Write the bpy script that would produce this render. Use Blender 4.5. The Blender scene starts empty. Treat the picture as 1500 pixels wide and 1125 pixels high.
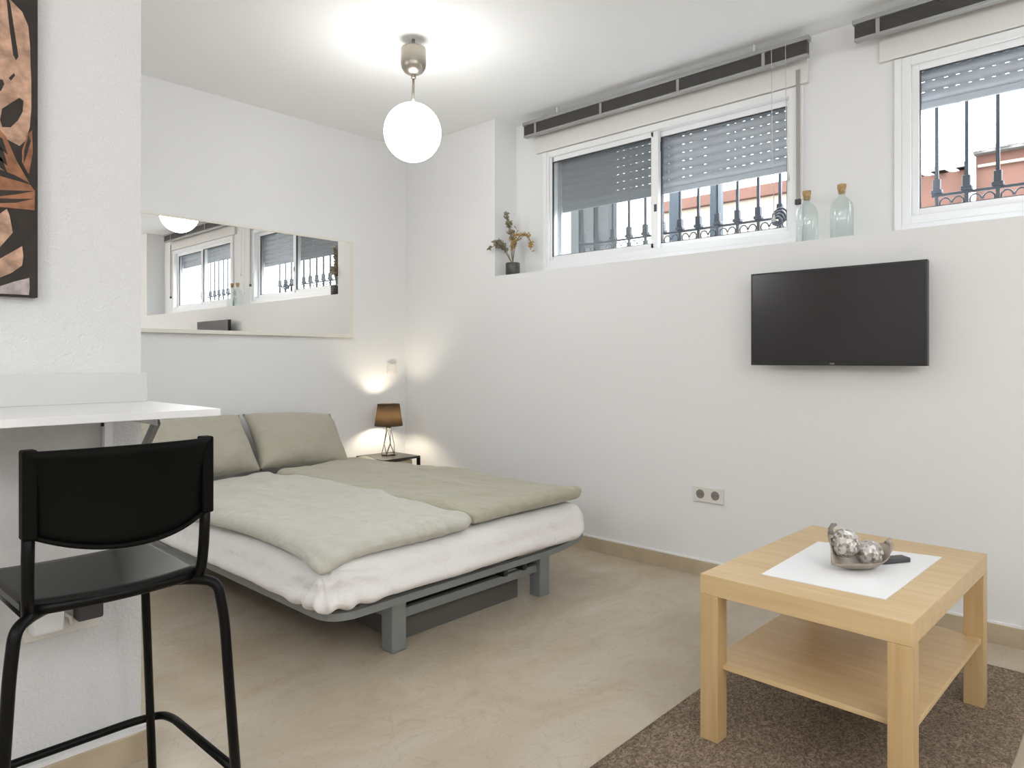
import bpy, bmesh, math, random
from mathutils import Vector, Matrix, noise
random.seed(7)
PI = math.pi
scn = bpy.context.scene
COL = scn.collection

# ------------------------------------------------------------------ materials
def mat(name, col, rough=0.5, metal=0.0, spec=0.5, bump=0.0, bscale=200.0, var=0.0, vscale=8.0, coat=0.0,
        stretch=None, sheen=0.0, detail=4.0, bdist=0.002, bdis=0.0):
    m = bpy.data.materials.new(name); m.use_nodes = True
    nt = m.node_tree; b = nt.nodes['Principled BSDF']
    c = (*col, 1)
    b.inputs['Base Color'].default_value = c
    b.inputs['Roughness'].default_value = rough
    b.inputs['Metallic'].default_value = metal
    b.inputs['Specular IOR Level'].default_value = spec
    b.inputs['Coat Weight'].default_value = coat
    if sheen: b.inputs['Sheen Weight'].default_value = sheen
    tc = nt.nodes.new('ShaderNodeTexCoord'); mp = nt.nodes.new('ShaderNodeMapping')
    nt.links.new(tc.outputs['Object'], mp.inputs['Vector'])
    if stretch: mp.inputs['Scale'].default_value = stretch
    if var:
        n = nt.nodes.new('ShaderNodeTexNoise'); n.inputs['Scale'].default_value = vscale; n.inputs['Detail'].default_value = detail
        nt.links.new(mp.outputs['Vector'], n.inputs['Vector'])
        r = nt.nodes.new('ShaderNodeValToRGB')
        r.color_ramp.elements[0].position = 0.3; r.color_ramp.elements[1].position = 0.7
        r.color_ramp.elements[0].color = (*[max(0, x*(1-var)) for x in col], 1)
        r.color_ramp.elements[1].color = (*[min(1, x*(1+var)) for x in col], 1)
        nt.links.new(n.outputs['Fac'], r.inputs['Fac']); nt.links.new(r.outputs['Color'], b.inputs['Base Color'])
    if bump:
        n2 = nt.nodes.new('ShaderNodeTexNoise'); n2.inputs['Scale'].default_value = bscale; n2.inputs['Detail'].default_value = 3; n2.inputs['Distortion'].default_value = bdis
        nt.links.new(mp.outputs['Vector'], n2.inputs['Vector'])
        bp = nt.nodes.new('ShaderNodeBump'); bp.inputs['Strength'].default_value = bump; bp.inputs['Distance'].default_value = bdist
        nt.links.new(n2.outputs['Fac'], bp.inputs['Height']); nt.links.new(bp.outputs['Normal'], b.inputs['Normal'])
    return m

def emis(name, col, s):
    m = bpy.data.materials.new(name); m.use_nodes = True; nt = m.node_tree
    for n in list(nt.nodes): nt.nodes.remove(n)
    e = nt.nodes.new('ShaderNodeEmission'); o = nt.nodes.new('ShaderNodeOutputMaterial')
    e.inputs['Color'].default_value = (*col, 1); e.inputs['Strength'].default_value = s
    nt.links.new(e.outputs[0], o.inputs[0]); return m

def thin_glass(name, tint, ior=1.45, rough=0.0, boost=1.0):
    m = bpy.data.materials.new(name); m.use_nodes = True; nt = m.node_tree
    for n in list(nt.nodes): nt.nodes.remove(n)
    t = nt.nodes.new('ShaderNodeBsdfTransparent'); g = nt.nodes.new('ShaderNodeBsdfGlossy')
    f = nt.nodes.new('ShaderNodeValue'); mx = nt.nodes.new('ShaderNodeMixShader'); o = nt.nodes.new('ShaderNodeOutputMaterial')
    t.inputs['Color'].default_value = (*tint, 1); g.inputs['Roughness'].default_value = rough
    nt.nodes.remove(f)
    lw = nt.nodes.new('ShaderNodeLayerWeight'); lw.inputs['Blend'].default_value = .5
    pw = nt.nodes.new('ShaderNodeMath'); pw.operation = 'POWER'; pw.inputs[1].default_value = 5
    mu = nt.nodes.new('ShaderNodeMath'); mu.operation = 'MULTIPLY_ADD'; mu.inputs[1].default_value = boost; mu.inputs[2].default_value = ior; mu.use_clamp = True
    nt.links.new(lw.outputs['Facing'], pw.inputs[0]); nt.links.new(pw.outputs[0], mu.inputs[0])
    nt.links.new(mu.outputs[0], mx.inputs[0]); nt.links.new(t.outputs[0], mx.inputs[1]); nt.links.new(g.outputs[0], mx.inputs[2])
    nt.links.new(mx.outputs[0], o.inputs[0]); return m

def veil(name, col, alpha):           # semi-open mesh / translucent weave
    m = bpy.data.materials.new(name); m.use_nodes = True; nt = m.node_tree
    for n in list(nt.nodes): nt.nodes.remove(n)
    t = nt.nodes.new('ShaderNodeBsdfTransparent'); d = nt.nodes.new('ShaderNodeBsdfDiffuse')
    mx = nt.nodes.new('ShaderNodeMixShader'); o = nt.nodes.new('ShaderNodeOutputMaterial')
    d.inputs['Color'].default_value = (*col, 1); mx.inputs[0].default_value = alpha
    nt.links.new(t.outputs[0], mx.inputs[1]); nt.links.new(d.outputs[0], mx.inputs[2]); nt.links.new(mx.outputs[0], o.inputs[0])
    return m

def shade_mat(name, col, tr):
    m = bpy.data.materials.new(name); m.use_nodes = True; nt = m.node_tree
    for n in list(nt.nodes): nt.nodes.remove(n)
    t = nt.nodes.new('ShaderNodeBsdfTranslucent'); d = nt.nodes.new('ShaderNodeBsdfDiffuse')
    mx = nt.nodes.new('ShaderNodeMixShader'); o = nt.nodes.new('ShaderNodeOutputMaterial')
    d.inputs['Color'].default_value = (*col, 1); t.inputs['Color'].default_value = (*tr, 1); mx.inputs[0].default_value = 0.5
    nt.links.new(d.outputs[0], mx.inputs[1]); nt.links.new(t.outputs[0], mx.inputs[2]); nt.links.new(mx.outputs[0], o.inputs[0])
    return m

def marble(name):
    m = bpy.data.materials.new(name); m.use_nodes = True; nt = m.node_tree; b = nt.nodes['Principled BSDF']
    L = nt.links.new
    tc = nt.nodes.new('ShaderNodeTexCoord')
    mp = nt.nodes.new('ShaderNodeMapping'); mp.inputs['Rotation'].default_value = (0, 0, 0.9); mp.inputs['Scale'].default_value = (1, 1.5, 1)
    L(tc.outputs['Object'], mp.inputs['Vector'])
    n = nt.nodes.new('ShaderNodeTexNoise'); n.inputs['Scale'].default_value = 1.8; n.inputs['Detail'].default_value = 9; n.inputs['Roughness'].default_value = .62
    n.inputs['Distortion'].default_value = 1.2
    L(mp.outputs[0], n.inputs['Vector'])
    r = nt.nodes.new('ShaderNodeValToRGB'); e = r.color_ramp.elements
    e[0].position = .3; e[0].color = (.45, .37, .27, 1); e[1].position = .72; e[1].color = (.56, .50, .425, 1)
    x = e.new(.5); x.color = (.515, .44, .34, 1)
    L(n.outputs['Fac'], r.inputs['Fac'])
    v = nt.nodes.new('ShaderNodeTexNoise'); v.inputs['Scale'].default_value = 3.2; v.inputs['Detail'].default_value = 10; v.inputs['Distortion'].default_value = 2.5
    L(mp.outputs[0], v.inputs['Vector'])
    vr = nt.nodes.new('ShaderNodeValToRGB'); ve = vr.color_ramp.elements
    ve[0].position = .485; ve[0].color = (0, 0, 0, 1); ve[1].position = .515; ve[1].color = (0, 0, 0, 1); k = ve.new(.5); k.color = (1, 1, 1, 1)
    L(v.outputs['Fac'], vr.inputs['Fac'])
    mx = nt.nodes.new('ShaderNodeMixRGB'); mx.inputs['Color2'].default_value = (.40, .31, .22, 1)
    mm = nt.nodes.new('ShaderNodeMath'); mm.operation = 'MULTIPLY'; mm.inputs[1].default_value = .35
    L(vr.outputs[0], mm.inputs[0]); L(mm.outputs[0], mx.inputs['Fac']); L(r.outputs[0], mx.inputs['Color1'])
    br = nt.nodes.new('ShaderNodeTexBrick'); br.offset = 0; br.inputs['Scale'].default_value = 1.0
    br.inputs['Brick Width'].default_value = .4; br.inputs['Row Height'].default_value = .4; br.inputs['Mortar Size'].default_value = .0012
    br.inputs['Mortar Smooth'].default_value = .3
    L(tc.outputs['Object'], br.inputs['Vector'])
    m2 = nt.nodes.new('ShaderNodeMixRGB'); m2.inputs['Color2'].default_value = (.40, .33, .26, 1)
    m3 = nt.nodes.new('ShaderNodeMath'); m3.operation = 'MULTIPLY'; m3.inputs[1].default_value = .35
    L(br.outputs['Fac'], m3.inputs[0]); L(m3.outputs[0], m2.inputs['Fac']); L(mx.outputs[0], m2.inputs['Color1']); L(m2.outputs[0], b.inputs['Base Color'])
    b.inputs['Roughness'].default_value = .24; b.inputs['Specular IOR Level'].default_value = .45
    return m

def wood(name, c0, c1, ax='X', rough=.42):
    m = bpy.data.materials.new(name); m.use_nodes = True; nt = m.node_tree; b = nt.nodes['Principled BSDF']; L = nt.links.new
    tc = nt.nodes.new('ShaderNodeTexCoord'); mp = nt.nodes.new('ShaderNodeMapping')
    mp.inputs['Scale'].default_value = {'X': (1.2, 22, 22), 'Y': (22, 1.2, 22), 'Z': (22, 22, 1.2)}[ax]
    L(tc.outputs['Object'], mp.inputs['Vector'])
    n = nt.nodes.new('ShaderNodeTexNoise'); n.inputs['Scale'].default_value = 2.2; n.inputs['Detail'].default_value = 7; n.inputs['Distortion'].default_value = .6
    L(mp.outputs[0], n.inputs['Vector'])
    r = nt.nodes.new('ShaderNodeValToRGB'); e = r.color_ramp.elements
    e[0].position = .25; e[0].color = (*c0, 1); e[1].position = .75; e[1].color = (*c1, 1)
    L(n.outputs['Fac'], r.inputs['Fac']); L(r.outputs[0], b.inputs['Base Color']); b.inputs['Roughness'].default_value = rough
    return m

def rugmat(name):
    m = bpy.data.materials.new(name); m.use_nodes = True; nt = m.node_tree; b = nt.nodes['Principled BSDF']; L = nt.links.new
    tc = nt.nodes.new('ShaderNodeTexCoord'); mp = nt.nodes.new('ShaderNodeMapping'); mp.inputs['Scale'].default_value = (1, 1.6, 1)
    L(tc.outputs['Object'], mp.inputs['Vector'])
    v = nt.nodes.new('ShaderNodeTexVoronoi'); v.inputs['Scale'].default_value = 150
    n = nt.nodes.new('ShaderNodeTexNoise'); n.inputs['Scale'].default_value = 55; n.inputs['Detail'].default_value = 5
    L(mp.outputs[0], v.inputs['Vector']); L(mp.outputs[0], n.inputs['Vector'])
    mul = nt.nodes.new('ShaderNodeMath'); mul.operation = 'MULTIPLY'
    L(v.outputs['Color'], mul.inputs[0]); L(n.outputs['Fac'], mul.inputs[1])
    r = nt.nodes.new('ShaderNodeValToRGB'); e = r.color_ramp.elements
    e[0].position = .05; e[0].color = (.135, .10, .072, 1); e[1].position = .6; e[1].color = (.44, .345, .26, 1)
    L(mul.outputs[0], r.inputs['Fac']); L(r.outputs[0], b.inputs['Base Color']); b.inputs['Roughness'].default_value = .95
    b.inputs['Specular IOR Level'].default_value = .1
    bp = nt.nodes.new('ShaderNodeBump'); bp.inputs['Strength'].default_value = .8; bp.inputs['Distance'].default_value = .003
    L(v.outputs['Distance'], bp.inputs['Height']); L(bp.outputs[0], b.inputs['Normal'])
    return m

M = {}
M['wall'] = mat('wall_paint', (.80, .805, .805), .75, bump=.12, bscale=90, spec=.25)
M['stucco'] = mat('stippled_plaster', (.69, .695, .70), .8, bump=.9, bscale=170, spec=.2, bdist=.003)
M['ceil'] = mat('ceiling_paint', (.89, .90, .90), .8, spec=.2)
M['floor'] = marble('beige_marble')
M['skirt'] = mat('beige_skirting', (.50, .41, .29), .3, var=.16, vscale=7)
M['caulk'] = mat('white_caulk', (.85, .85, .86), .5)
M['alu'] = mat('white_aluminium', (.86, .87, .88), .3)
M['cream'] = mat('cream_box', (.78, .765, .735), .5)
M['seal'] = mat('dark_seal', (.06, .06, .065), .5)
M['shutter'] = shade_mat('shutter_slats', (.88, .90, .94), (.26, .27, .29))
M['strap'] = mat('grey_strap', (.38, .35, .32), .8)
M['glass'] = thin_glass('window_glass', (.97, .98, .98), .0, boost=.3)
M['screen'] = veil('insect_screen', (.30, .31, .31), .30)
M['iron'] = mat('dark_iron', (.045, .05, .06), .45)
M['blind'] = mat('grey_blind', (.085, .08, .078), .4)
M['blindlt'] = mat('blind_rail', (.36, .355, .35), .35, metal=.3)
M['cord'] = mat('blind_cord', (.62, .62, .62), .7)
M['black'] = mat('black_steel', (.0035, .0035, .0035), .35, spec=.15)
M['blackp'] = mat('black_shell', (.003, .003, .0025), .55, spec=.08)
M['seatm'] = mat('black_seat', (.012, .012, .012), .3, spec=.22)
M['white'] = mat('white_laminate', (.74, .74, .74), .3)
M['upst'] = mat('pale_grey_laminate', (.60, .60, .595), .4)
M['frame'] = mat('grey_frame', (.25, .265, .265), .4, metal=.35)
M['box'] = mat('grey_box', (.105, .10, .09), .6)
M['darkm'] = mat('dark_mechanism', (.02, .02, .02), .5)
M['slat'] = wood('slat_wood', (.10, .09, .08), (.16, .14, .12))
M['sheet'] = mat('white_sheet', (.86, .84, .83), .9, bump=.6, bscale=11, spec=.1, bdist=.012, sheen=.2, bdis=1.2)
M['duvet'] = mat('sage_linen', (.56, .55, .485), .95, bump=.75, bscale=6, spec=.1, bdist=.02, sheen=.25, stretch=(1, 1.9, 1), bdis=1.6)
M['duvet2'] = mat('olive_linen', (.45, .43, .335), .95, bump=.7, bscale=6, spec=.1, bdist=.02, sheen=.25, stretch=(1.7, 1, 1), bdis=1.6)
M['pillow'] = mat('sage_pillowcase', (.45, .425, .345), .95, bump=.7, bscale=8, spec=.1, bdist=.015, sheen=.2, bdis=1.5)
M['birchX'] = wood('birch_veneer', (.60, .42, .21), (.71, .53, .30), 'Y', .38)
M['birchZ'] = wood('birch_leg', (.53, .355, .165), (.645, .46, .245), 'Z', .38)
M['mat'] = mat('white_place_mat', (.88, .88, .89), .8, bump=.4, bscale=400)
M['rug'] = rugmat('brown_woven_rug')
M['tvb'] = mat('black_bezel', (.010, .010, .011), .35)
M['tvs'] = mat('black_screen', (.018, .0165, .017), .22, spec=.5)
M['tvlogo'] = mat('logo_grey', (.35, .35, .35), .4)
M['mirror'] = mat('mirror_silver', (.90, .885, .86), .0, metal=1.0)
M['mframe'] = mat('cream_frame', (.78, .75, .68), .5)
M['nick'] = mat('brushed_nickel', (.36, .33, .28), .3, metal=.9)
M['globe'] = emis('opal_globe', (1, .99, .975), 9.5)
M['fill_globe'] = emis('fill_globe_emission', (1, .99, .98), 14)  # glow of the added fill globes outside the frame
M['bulb'] = emis('warm_bulb', (1, .86, .66), 150)
M['shade'] = shade_mat('smoky_shade', (.07, .06, .05), (.20, .158, .11))
M['wire'] = mat('wire_base', (.10, .095, .09), .3, metal=.6)
M['night'] = mat('black_brown_top', (.035, .028, .024), .35)
M['pale'] = wood('pale_panel', (.62, .50, .34), (.72, .60, .42))
M['plast'] = mat('white_plastic', (.72, .70, .66), .35)
M['plastw'] = mat('bright_plastic', (.85, .85, .86), .35)
M['hole'] = mat('socket_recess', (.22, .20, .18), .6)
M['ceram'] = mat('silver_bowl', (.38, .325, .265), .42, metal=.15, var=.25, vscale=22, bump=.4, bscale=45)
M['cork'] = mat('cork', (.46, .31, .15), .85, var=.25, vscale=90)
M['bottle'] = thin_glass('bottle_glass', (.955, .975, .97), .03, rough=.02, boost=.45)
M['pot'] = mat('dark_pot', (.05, .05, .048), .35, var=.4, vscale=50)
M['leafg'] = mat('dried_leaf', (.27, .235, .16), .8, var=.35, vscale=60)
M['leafo'] = mat('dried_ochre', (.42, .28, .09), .8, var=.35, vscale=60)
M['stem'] = mat('dried_stem', (.22, .20, .14), .8)
M['canvas'] = mat('dark_canvas', (.020, .014, .010), .7, var=.35, vscale=35)
M['tan'] = mat('printed_tan', (.42, .26, .18), .7, var=.42, vscale=38)
M['copper'] = mat('printed_copper', (.27, .115, .055), .7, var=.35, vscale=38)
M['dusty'] = mat('printed_dusty', (.36, .31, .30), .7, var=.35, vscale=38)
M['peach'] = mat('peach_render', (.235, .185, .14), .9, var=.04, vscale=2)
M['terra'] = mat('terracotta_render', (.082, .036, .024), .9, var=.1, vscale=3)
M['tile'] = mat('roof_tile', (.13, .12, .11), .9, var=.12, vscale=4)
M['wallout'] = mat('white_render', (.86, .86, .86), .9)
M['gate'] = mat('grey_gate', (.022, .024, .024), .6)
M['post'] = mat('blue_grey_post', (.024, .033, .042), .5)
M['street'] = mat('street_paving', (.24, .23, .22), .9)

def ball_mat():
    m = bpy.data.materials.new('mottled_silver'); m.use_nodes = True; nt = m.node_tree; b = nt.nodes['Principled BSDF']; L = nt.links.new
    tc = nt.nodes.new('ShaderNodeTexCoord')
    v = nt.nodes.new('ShaderNodeTexVoronoi'); v.inputs['Scale'].default_value = 120
    L(tc.outputs['Object'], v.inputs['Vector'])
    r = nt.nodes.new('ShaderNodeValToRGB'); e = r.color_ramp.elements
    e[0].position = .0; e[0].color = (.16, .12, .09, 1); e[1].position = .85; e[1].color = (.78, .77, .77, 1)
    k = e.new(.35); k.color = (.40, .36, .33, 1)
    L(v.outputs['Color'], r.inputs['Fac']); L(r.outputs[0], b.inputs['Base Color'])
    b.inputs['Metallic'].default_value = .15; b.inputs['Roughness'].default_value = .3
    bp = nt.nodes.new('ShaderNodeBump'); bp.inputs['Strength'].default_value = .8; bp.inputs['Distance'].default_value = .002
    L(v.outputs['Distance'], bp.inputs['Height']); L(bp.outputs[0], b.inputs['Normal'])
    return m
M['ball'] = ball_mat()

# ------------------------------------------------------------------ mesh building
def fillet(pts, r, n=6):
    pts = [Vector(p) for p in pts]
    if r <= 0: return pts
    out = [pts[0]]
    for i in range(1, len(pts)-1):
        a, b, c = pts[i-1], pts[i], pts[i+1]
        d1 = (a-b); d2 = (c-b); l = min(r, d1.length*.48, d2.length*.48)
        p = b + d1.normalized()*l; q = b + d2.normalized()*l
        for k in range(n+1):
            t = k/n
            out.append(p*(1-t)**2 + b*2*t*(1-t) + q*t*t)
    out.append(pts[-1]); return out

class MB:
    def __init__(s): s.bm = bmesh.new(); s.mi = 0
    def _tag(s, f0):
        for f in s.bm.faces:
            if f not in f0: f.material_index = s.mi
    def box(s, a, b, rot=None, bev=0.0, seg=2, piv=None):
        v = []
        for z in (a[2], b[2]):
            for x, y in ((a[0], a[1]), (b[0], a[1]), (b[0], b[1]), (a[0], b[1])):
                v.append(s.bm.verts.new((x, y, z)))
        fs = [s.bm.faces.new([v[i] for i in q]) for q in ((3, 2, 1, 0), (4, 5, 6, 7), (0, 1, 5, 4), (1, 2, 6, 5), (2, 3, 7, 6), (3, 0, 4, 7))]
        for f in fs: f.material_index = s.mi
        vs = v
        if bev > 0:
            es = set(e for f in fs for e in f.edges)
            r = bmesh.ops.bevel(s.bm, geom=list(es), offset=bev, segments=seg, affect='EDGES', profile=.5)
            for f in r['faces']: f.material_index = s.mi
            vs = list(set(x for f in r['faces'] for x in f.verts) | set(x for x in v if x.is_valid))
        if rot is not None:
            c = Vector(piv) if piv else Vector([(a[i]+b[i])/2 for i in range(3)])
            for x in vs: x.co = c + rot @ (x.co - c)
        return s
    def tube(s, pts, r, fil=0.0, n=12, cap=True, rad=None, n_f=6):
        P = fillet(pts, fil, n_f) if fil else [Vector(p) for p in pts]
        rings = []; t0 = (P[1]-P[0]).normalized()
        up = Vector((0, 0, 1)) if abs(t0.z) < .9 else Vector((1, 0, 0))
        nrm = t0.cross(up).normalized()
        for i, p in enumerate(P):
            if i == 0: t = P[1]-P[0]
            elif i == len(P)-1: t = P[-1]-P[-2]
            else: t = (P[i+1]-P[i]).normalized() + (P[i]-P[i-1]).normalized()
            t.normalize(); nrm = (nrm - t*nrm.dot(t)).normalized(); bn = t.cross(nrm)
            rr = rad[i] if rad else r
            rings.append([s.bm.verts.new(p + (nrm*math.cos(2*PI*k/n) + bn*math.sin(2*PI*k/n))*rr) for k in range(n)])
        for a, b in zip(rings, rings[1:]):
            for k in range(n):
                f = s.bm.faces.new((a[k], a[(k+1) % n], b[(k+1) % n], b[k])); f.material_index = s.mi; f.smooth = True
        if cap:
            f = s.bm.faces.new(list(reversed(rings[0]))); f.material_index = s.mi
            f = s.bm.faces.new(rings[-1]); f.material_index = s.mi
        return s
    def lathe(s, prof, c=(0, 0, 0), n=32, sx=1, sy=1, cap=True):
        rings = []
        for r, z in prof:
            if r < 1e-6: rings.append([s.bm.verts.new((c[0], c[1], c[2]+z))])
            else: rings.append([s.bm.verts.new((c[0]+r*sx*math.cos(2*PI*k/n), c[1]+r*sy*math.sin(2*PI*k/n), c[2]+z)) for k in range(n)])
        for a, b in zip(rings, rings[1:]):
            for k in range(n):
                k2 = (k+1) % n
                if len(a) == 1 and len(b) == 1: continue
                if len(a) == 1: q = (a[0], b[k2], b[k])
                elif len(b) == 1: q = (a[k], a[k2], b[0])
                else: q = (a[k], a[k2], b[k2], b[k])
                f = s.bm.faces.new(q); f.material_index = s.mi; f.smooth = True
        if cap:
            if len(rings[0]) > 1: f = s.bm.faces.new(list(reversed(rings[0]))); f.material_index = s.mi
            if len(rings[-1]) > 1: f = s.bm.faces.new(rings[-1]); f.material_index = s.mi
        return s
    def sphere(s, c, r, sc=(1, 1, 1), n=24):
        prof = [(math.sin(PI*i/(n//2))*r, -math.cos(PI*i/(n//2))*r*sc[2]) for i in range(n//2+1)]
        prof[0] = (0, prof[0][1]); prof[-1] = (0, prof[-1][1])
        return s.lathe(prof, c, n, sc[0], sc[1])
    def poly(s, pts):
        f = s.bm.faces.new([s.bm.verts.new(p) for p in pts]); f.material_index = s.mi; return s
    def prism(s, pts, off):             # planar outline extruded by vector off
        off = Vector(off); a = [s.bm.verts.new(p) for p in pts]; b = [s.bm.verts.new(Vector(p)+off) for p in pts]; n = len(a)
        fs = [s.bm.faces.new(a), s.bm.faces.new(list(reversed(b)))]
        for k in range(n): fs.append(s.bm.faces.new((a[(k+1) % n], a[k], b[k], b[(k+1) % n])))
        for f in fs: f.material_index = s.mi
        return s
    def build(s, name, m, parent=None, smooth=False, keep=False, sub=0):
        bmesh.ops.recalc_face_normals(s.bm, faces=s.bm.faces)
        off = Vector((0, 0, 0)); loc = Vector((0, 0, 0))
        if parent is None and not keep:
            xs = [v.co for v in s.bm.verts]
            lo = Vector([min(v[i] for v in xs) for i in range(3)]); hi = Vector([max(v[i] for v in xs) for i in range(3)])
            off = Vector(((lo.x+hi.x)/2, (lo.y+hi.y)/2, lo.z)); loc = off
        elif parent is not None:
            off = Vector(ORG.get(parent.name, (0, 0, 0)))
        for v in s.bm.verts: v.co -= off
        if smooth:
            for f in s.bm.faces: f.smooth = True
        me = bpy.data.meshes.new(name); s.bm.to_mesh(me); s.bm.free()
        for x in (m if isinstance(m, (list, tuple)) else [m]): me.materials.append(x)
        o = bpy.data.objects.new(name, me); COL.objects.link(o); o.location = loc
        if parent is not None: o.parent = parent; ORG[o.name] = tuple(off)
        else: ORG[o.name] = tuple(off)
        if sub:
            md = o.modifiers.new('sub', 'SUBSURF'); md.levels = sub; md.render_levels = sub
        return o
ORG = {}
def empty(name, loc, label=None, cat=None, group=None, kind=None, rz=0, local=False):
    o = bpy.data.objects.new(name, None); COL.objects.link(o); o.location = loc; o.rotation_euler = (0, 0, rz); o.empty_display_size = .05
    ORG[o.name] = (0, 0, 0) if local else tuple(loc)
    return tag(o, label, cat, group, kind)
def tag(o, label=None, cat=None, group=None, kind=None):
    if label: o['label'] = label
    if cat: o['category'] = cat
    if group: o['group'] = group
    if kind: o['kind'] = kind
    return o
def struct(o, label=None, cat=None): return tag(o, label, cat, None, 'structure')
def copy_tree(o, parent=None):
    c = o.copy(); COL.objects.link(c)
    if parent: c.parent = parent
    for ch in [k for k in bpy.data.objects if k.parent == o]: copy_tree(ch, c)
    return c
def B(name, a, b, m, parent=None, bev=0.0, **k):
    return MB().box(a, b, bev=bev).build(name, m, parent, **k)

def roundbox(a, b, r, res, disp=None, name='x', m=None, parent=None, warp=None):
    """closed box with fully rounded edges, evenly gridded, displaced along its normal"""
    a = Vector(a); b = Vector(b); c = (a+b)/2; h = (b-a)/2
    if not isinstance(r, (tuple, list)): r = (r, r, r)
    bm = bmesh.new(); vmap = {}
    N = [max(2, int(round(2*h[i]/res))) for i in range(3)]
    def coord(i, k):                    # cluster the grid near the edges
        n = N[i]; t = -1+2*k/n
        return t
    def V(i, j, k):
        key = (i, j, k)
        if key in vmap: return vmap[key]
        p = Vector((coord(0, i)*h.x, coord(1, j)*h.y, coord(2, k)*h.z))
        q = Vector([max(-(h[d]-r[d]), min(h[d]-r[d], p[d])) for d in range(3)])
        dl = Vector([(p[d]-q[d])/r[d] for d in range(3)])
        nn = dl.normalized() if dl.length > 1e-9 else Vector((0, 0, 1))
        mx = max(abs(dl.x), abs(dl.y), abs(dl.z))
        p2 = q + Vector([nn[d]*r[d]*mx for d in range(3)]) if dl.length > 1e-9 else p
        p2 += c
        if disp: p2 += nn*disp(p2, nn)
        if warp: p2 = warp(p2, nn)
        vmap[key] = bm.verts.new(p2); return vmap[key]
    X, Y, Z = N
    def quad(q):
        f = bm.faces.new(q); f.smooth = True
    for i in range(X):
        for j in range(Y):
            quad((V(i, j, 0), V(i, j+1, 0), V(i+1, j+1, 0), V(i+1, j, 0)))
            quad((V(i, j, Z), V(i+1, j, Z), V(i+1, j+1, Z), V(i, j+1, Z)))
    for i in range(X):
        for k in range(Z):
            quad((V(i, 0, k), V(i+1, 0, k), V(i+1, 0, k+1), V(i, 0, k+1)))
            quad((V(i, Y, k), V(i, Y, k+1), V(i+1, Y, k+1), V(i+1, Y, k)))
    for j in range(Y):
        for k in range(Z):
            quad((V(0, j, k), V(0, j, k+1), V(0, j+1, k+1), V(0, j+1, k)))
            quad((V(X, j, k), V(X, j+1, k), V(X, j+1, k+1), V(X, j, k+1)))
    mb = MB(); mb.bm.free(); mb.bm = bm
    return mb.build(name, m, parent)

def sst(a, b, x):
    t = max(0, min(1, (x-a)/(b-a))); return t*t*(3-2*t)

# ------------------------------------------------------------------ room shell
H = 2.555; XW = 3.12; XR = 3.32; YB = 3.928; YL = 1.985; XE = .688
XMIN = -2.0; YMIN = -1.9; XO = 3.55; LEDGE = 1.573; RY0 = -1.0; RY1 = 3.04
struct(B('floor', (XMIN-.1, YMIN-.1, -.1), (XO, YB+.1, 0), M['floor'], keep=True), 'polished beige marble floor', 'floor')
struct(B('ceiling', (XMIN-.1, YMIN-.1, H), (XO, YB+.1, H+.1), M['ceil'], keep=True), 'plain white ceiling', 'ceiling')
struct(B('wall_back', (XMIN-.1, YB, 0), (XO, YB+.12, H), M['wall'], keep=True), 'white wall behind the bed, carrying the long mirror', 'wall')
struct(B('wall_left', (XMIN, YL, 0), (XE, YL+.12, H), M['stucco'], keep=True), 'stippled white wall end behind the bar table', 'wall')
struct(B('wall_side', (XMIN-.1, YMIN, 0), (XMIN, YB, H), M['wall'], keep=True), 'white side wall of the kitchen end', 'wall')
struct(B('wall_rear', (XMIN-.1, YMIN-.1, 0), (XO, YMIN, H), M['wall'], keep=True), 'white wall behind the camera', 'wall')
W1 = (1.245, 2.773); W2 = (-.727, .801); ZB, ZT = 1.625, 2.335
wl = MB()
wl.box((XW, YMIN, 0), (XO, YB, LEDGE))                       # thick lower wall with ledge
wl.box((XW, RY1, LEDGE), (XO, YB, H))                        # full-thickness end by the corner
wl.box((XW, YMIN, LEDGE), (XO, RY0, H))
for y0, y1 in ((RY0, W2[0]), (W2[1], W1[0]), (W1[1], RY1)):
    wl.box((XR, y0, LEDGE), (XO, y1, H))
for y0, y1 in (W1, W2):
    wl.box((XR, y0, LEDGE), (XO, y1, ZB)); wl.box((XR, y0, ZT), (XO, y1, H))
struct(wl.build('wall_right', M['wall'], keep=True), 'white window wall with a long recessed ledge', 'wall')

# skirting
def skirt(name, a, b, lab):
    o = struct(B(name, a, b, M['skirt'], bev=.002, keep=True), lab, 'baseboard')
    return o
bs = MB(); bs.box((XW-.014, YMIN, 0), (XW, YB, .072), bev=.001); bs.mi = 1; bs.box((XW-.009, YMIN, .072), (XW, YB, .079))
struct(bs.build('baseboard_right', [M['skirt'], M['caulk']], keep=True), 'beige stone baseboard along the window wall', 'baseboard')
bs = MB(); bs.box((XMIN, YB-.014, 0), (XW-.014, YB, .072), bev=.001)
struct(bs.build('baseboard_back', M['skirt'], keep=True), 'beige stone baseboard behind the bed', 'baseboard')
bs = MB(); bs.box((XMIN, YL-.03, 0), (XE+.026, YL, .072), bev=.001); bs.box((XE, YL-.001, 0), (XE+.026, YL+.12, .072)); bs.mi = 1
bs.box((XMIN, YL-.022, .072), (XE+.012, YL, .0835))
struct(bs.build('baseboard_left', [M['skirt'], M['caulk']], keep=True), 'beige stone baseboard under the bar table', 'baseboard')

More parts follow.
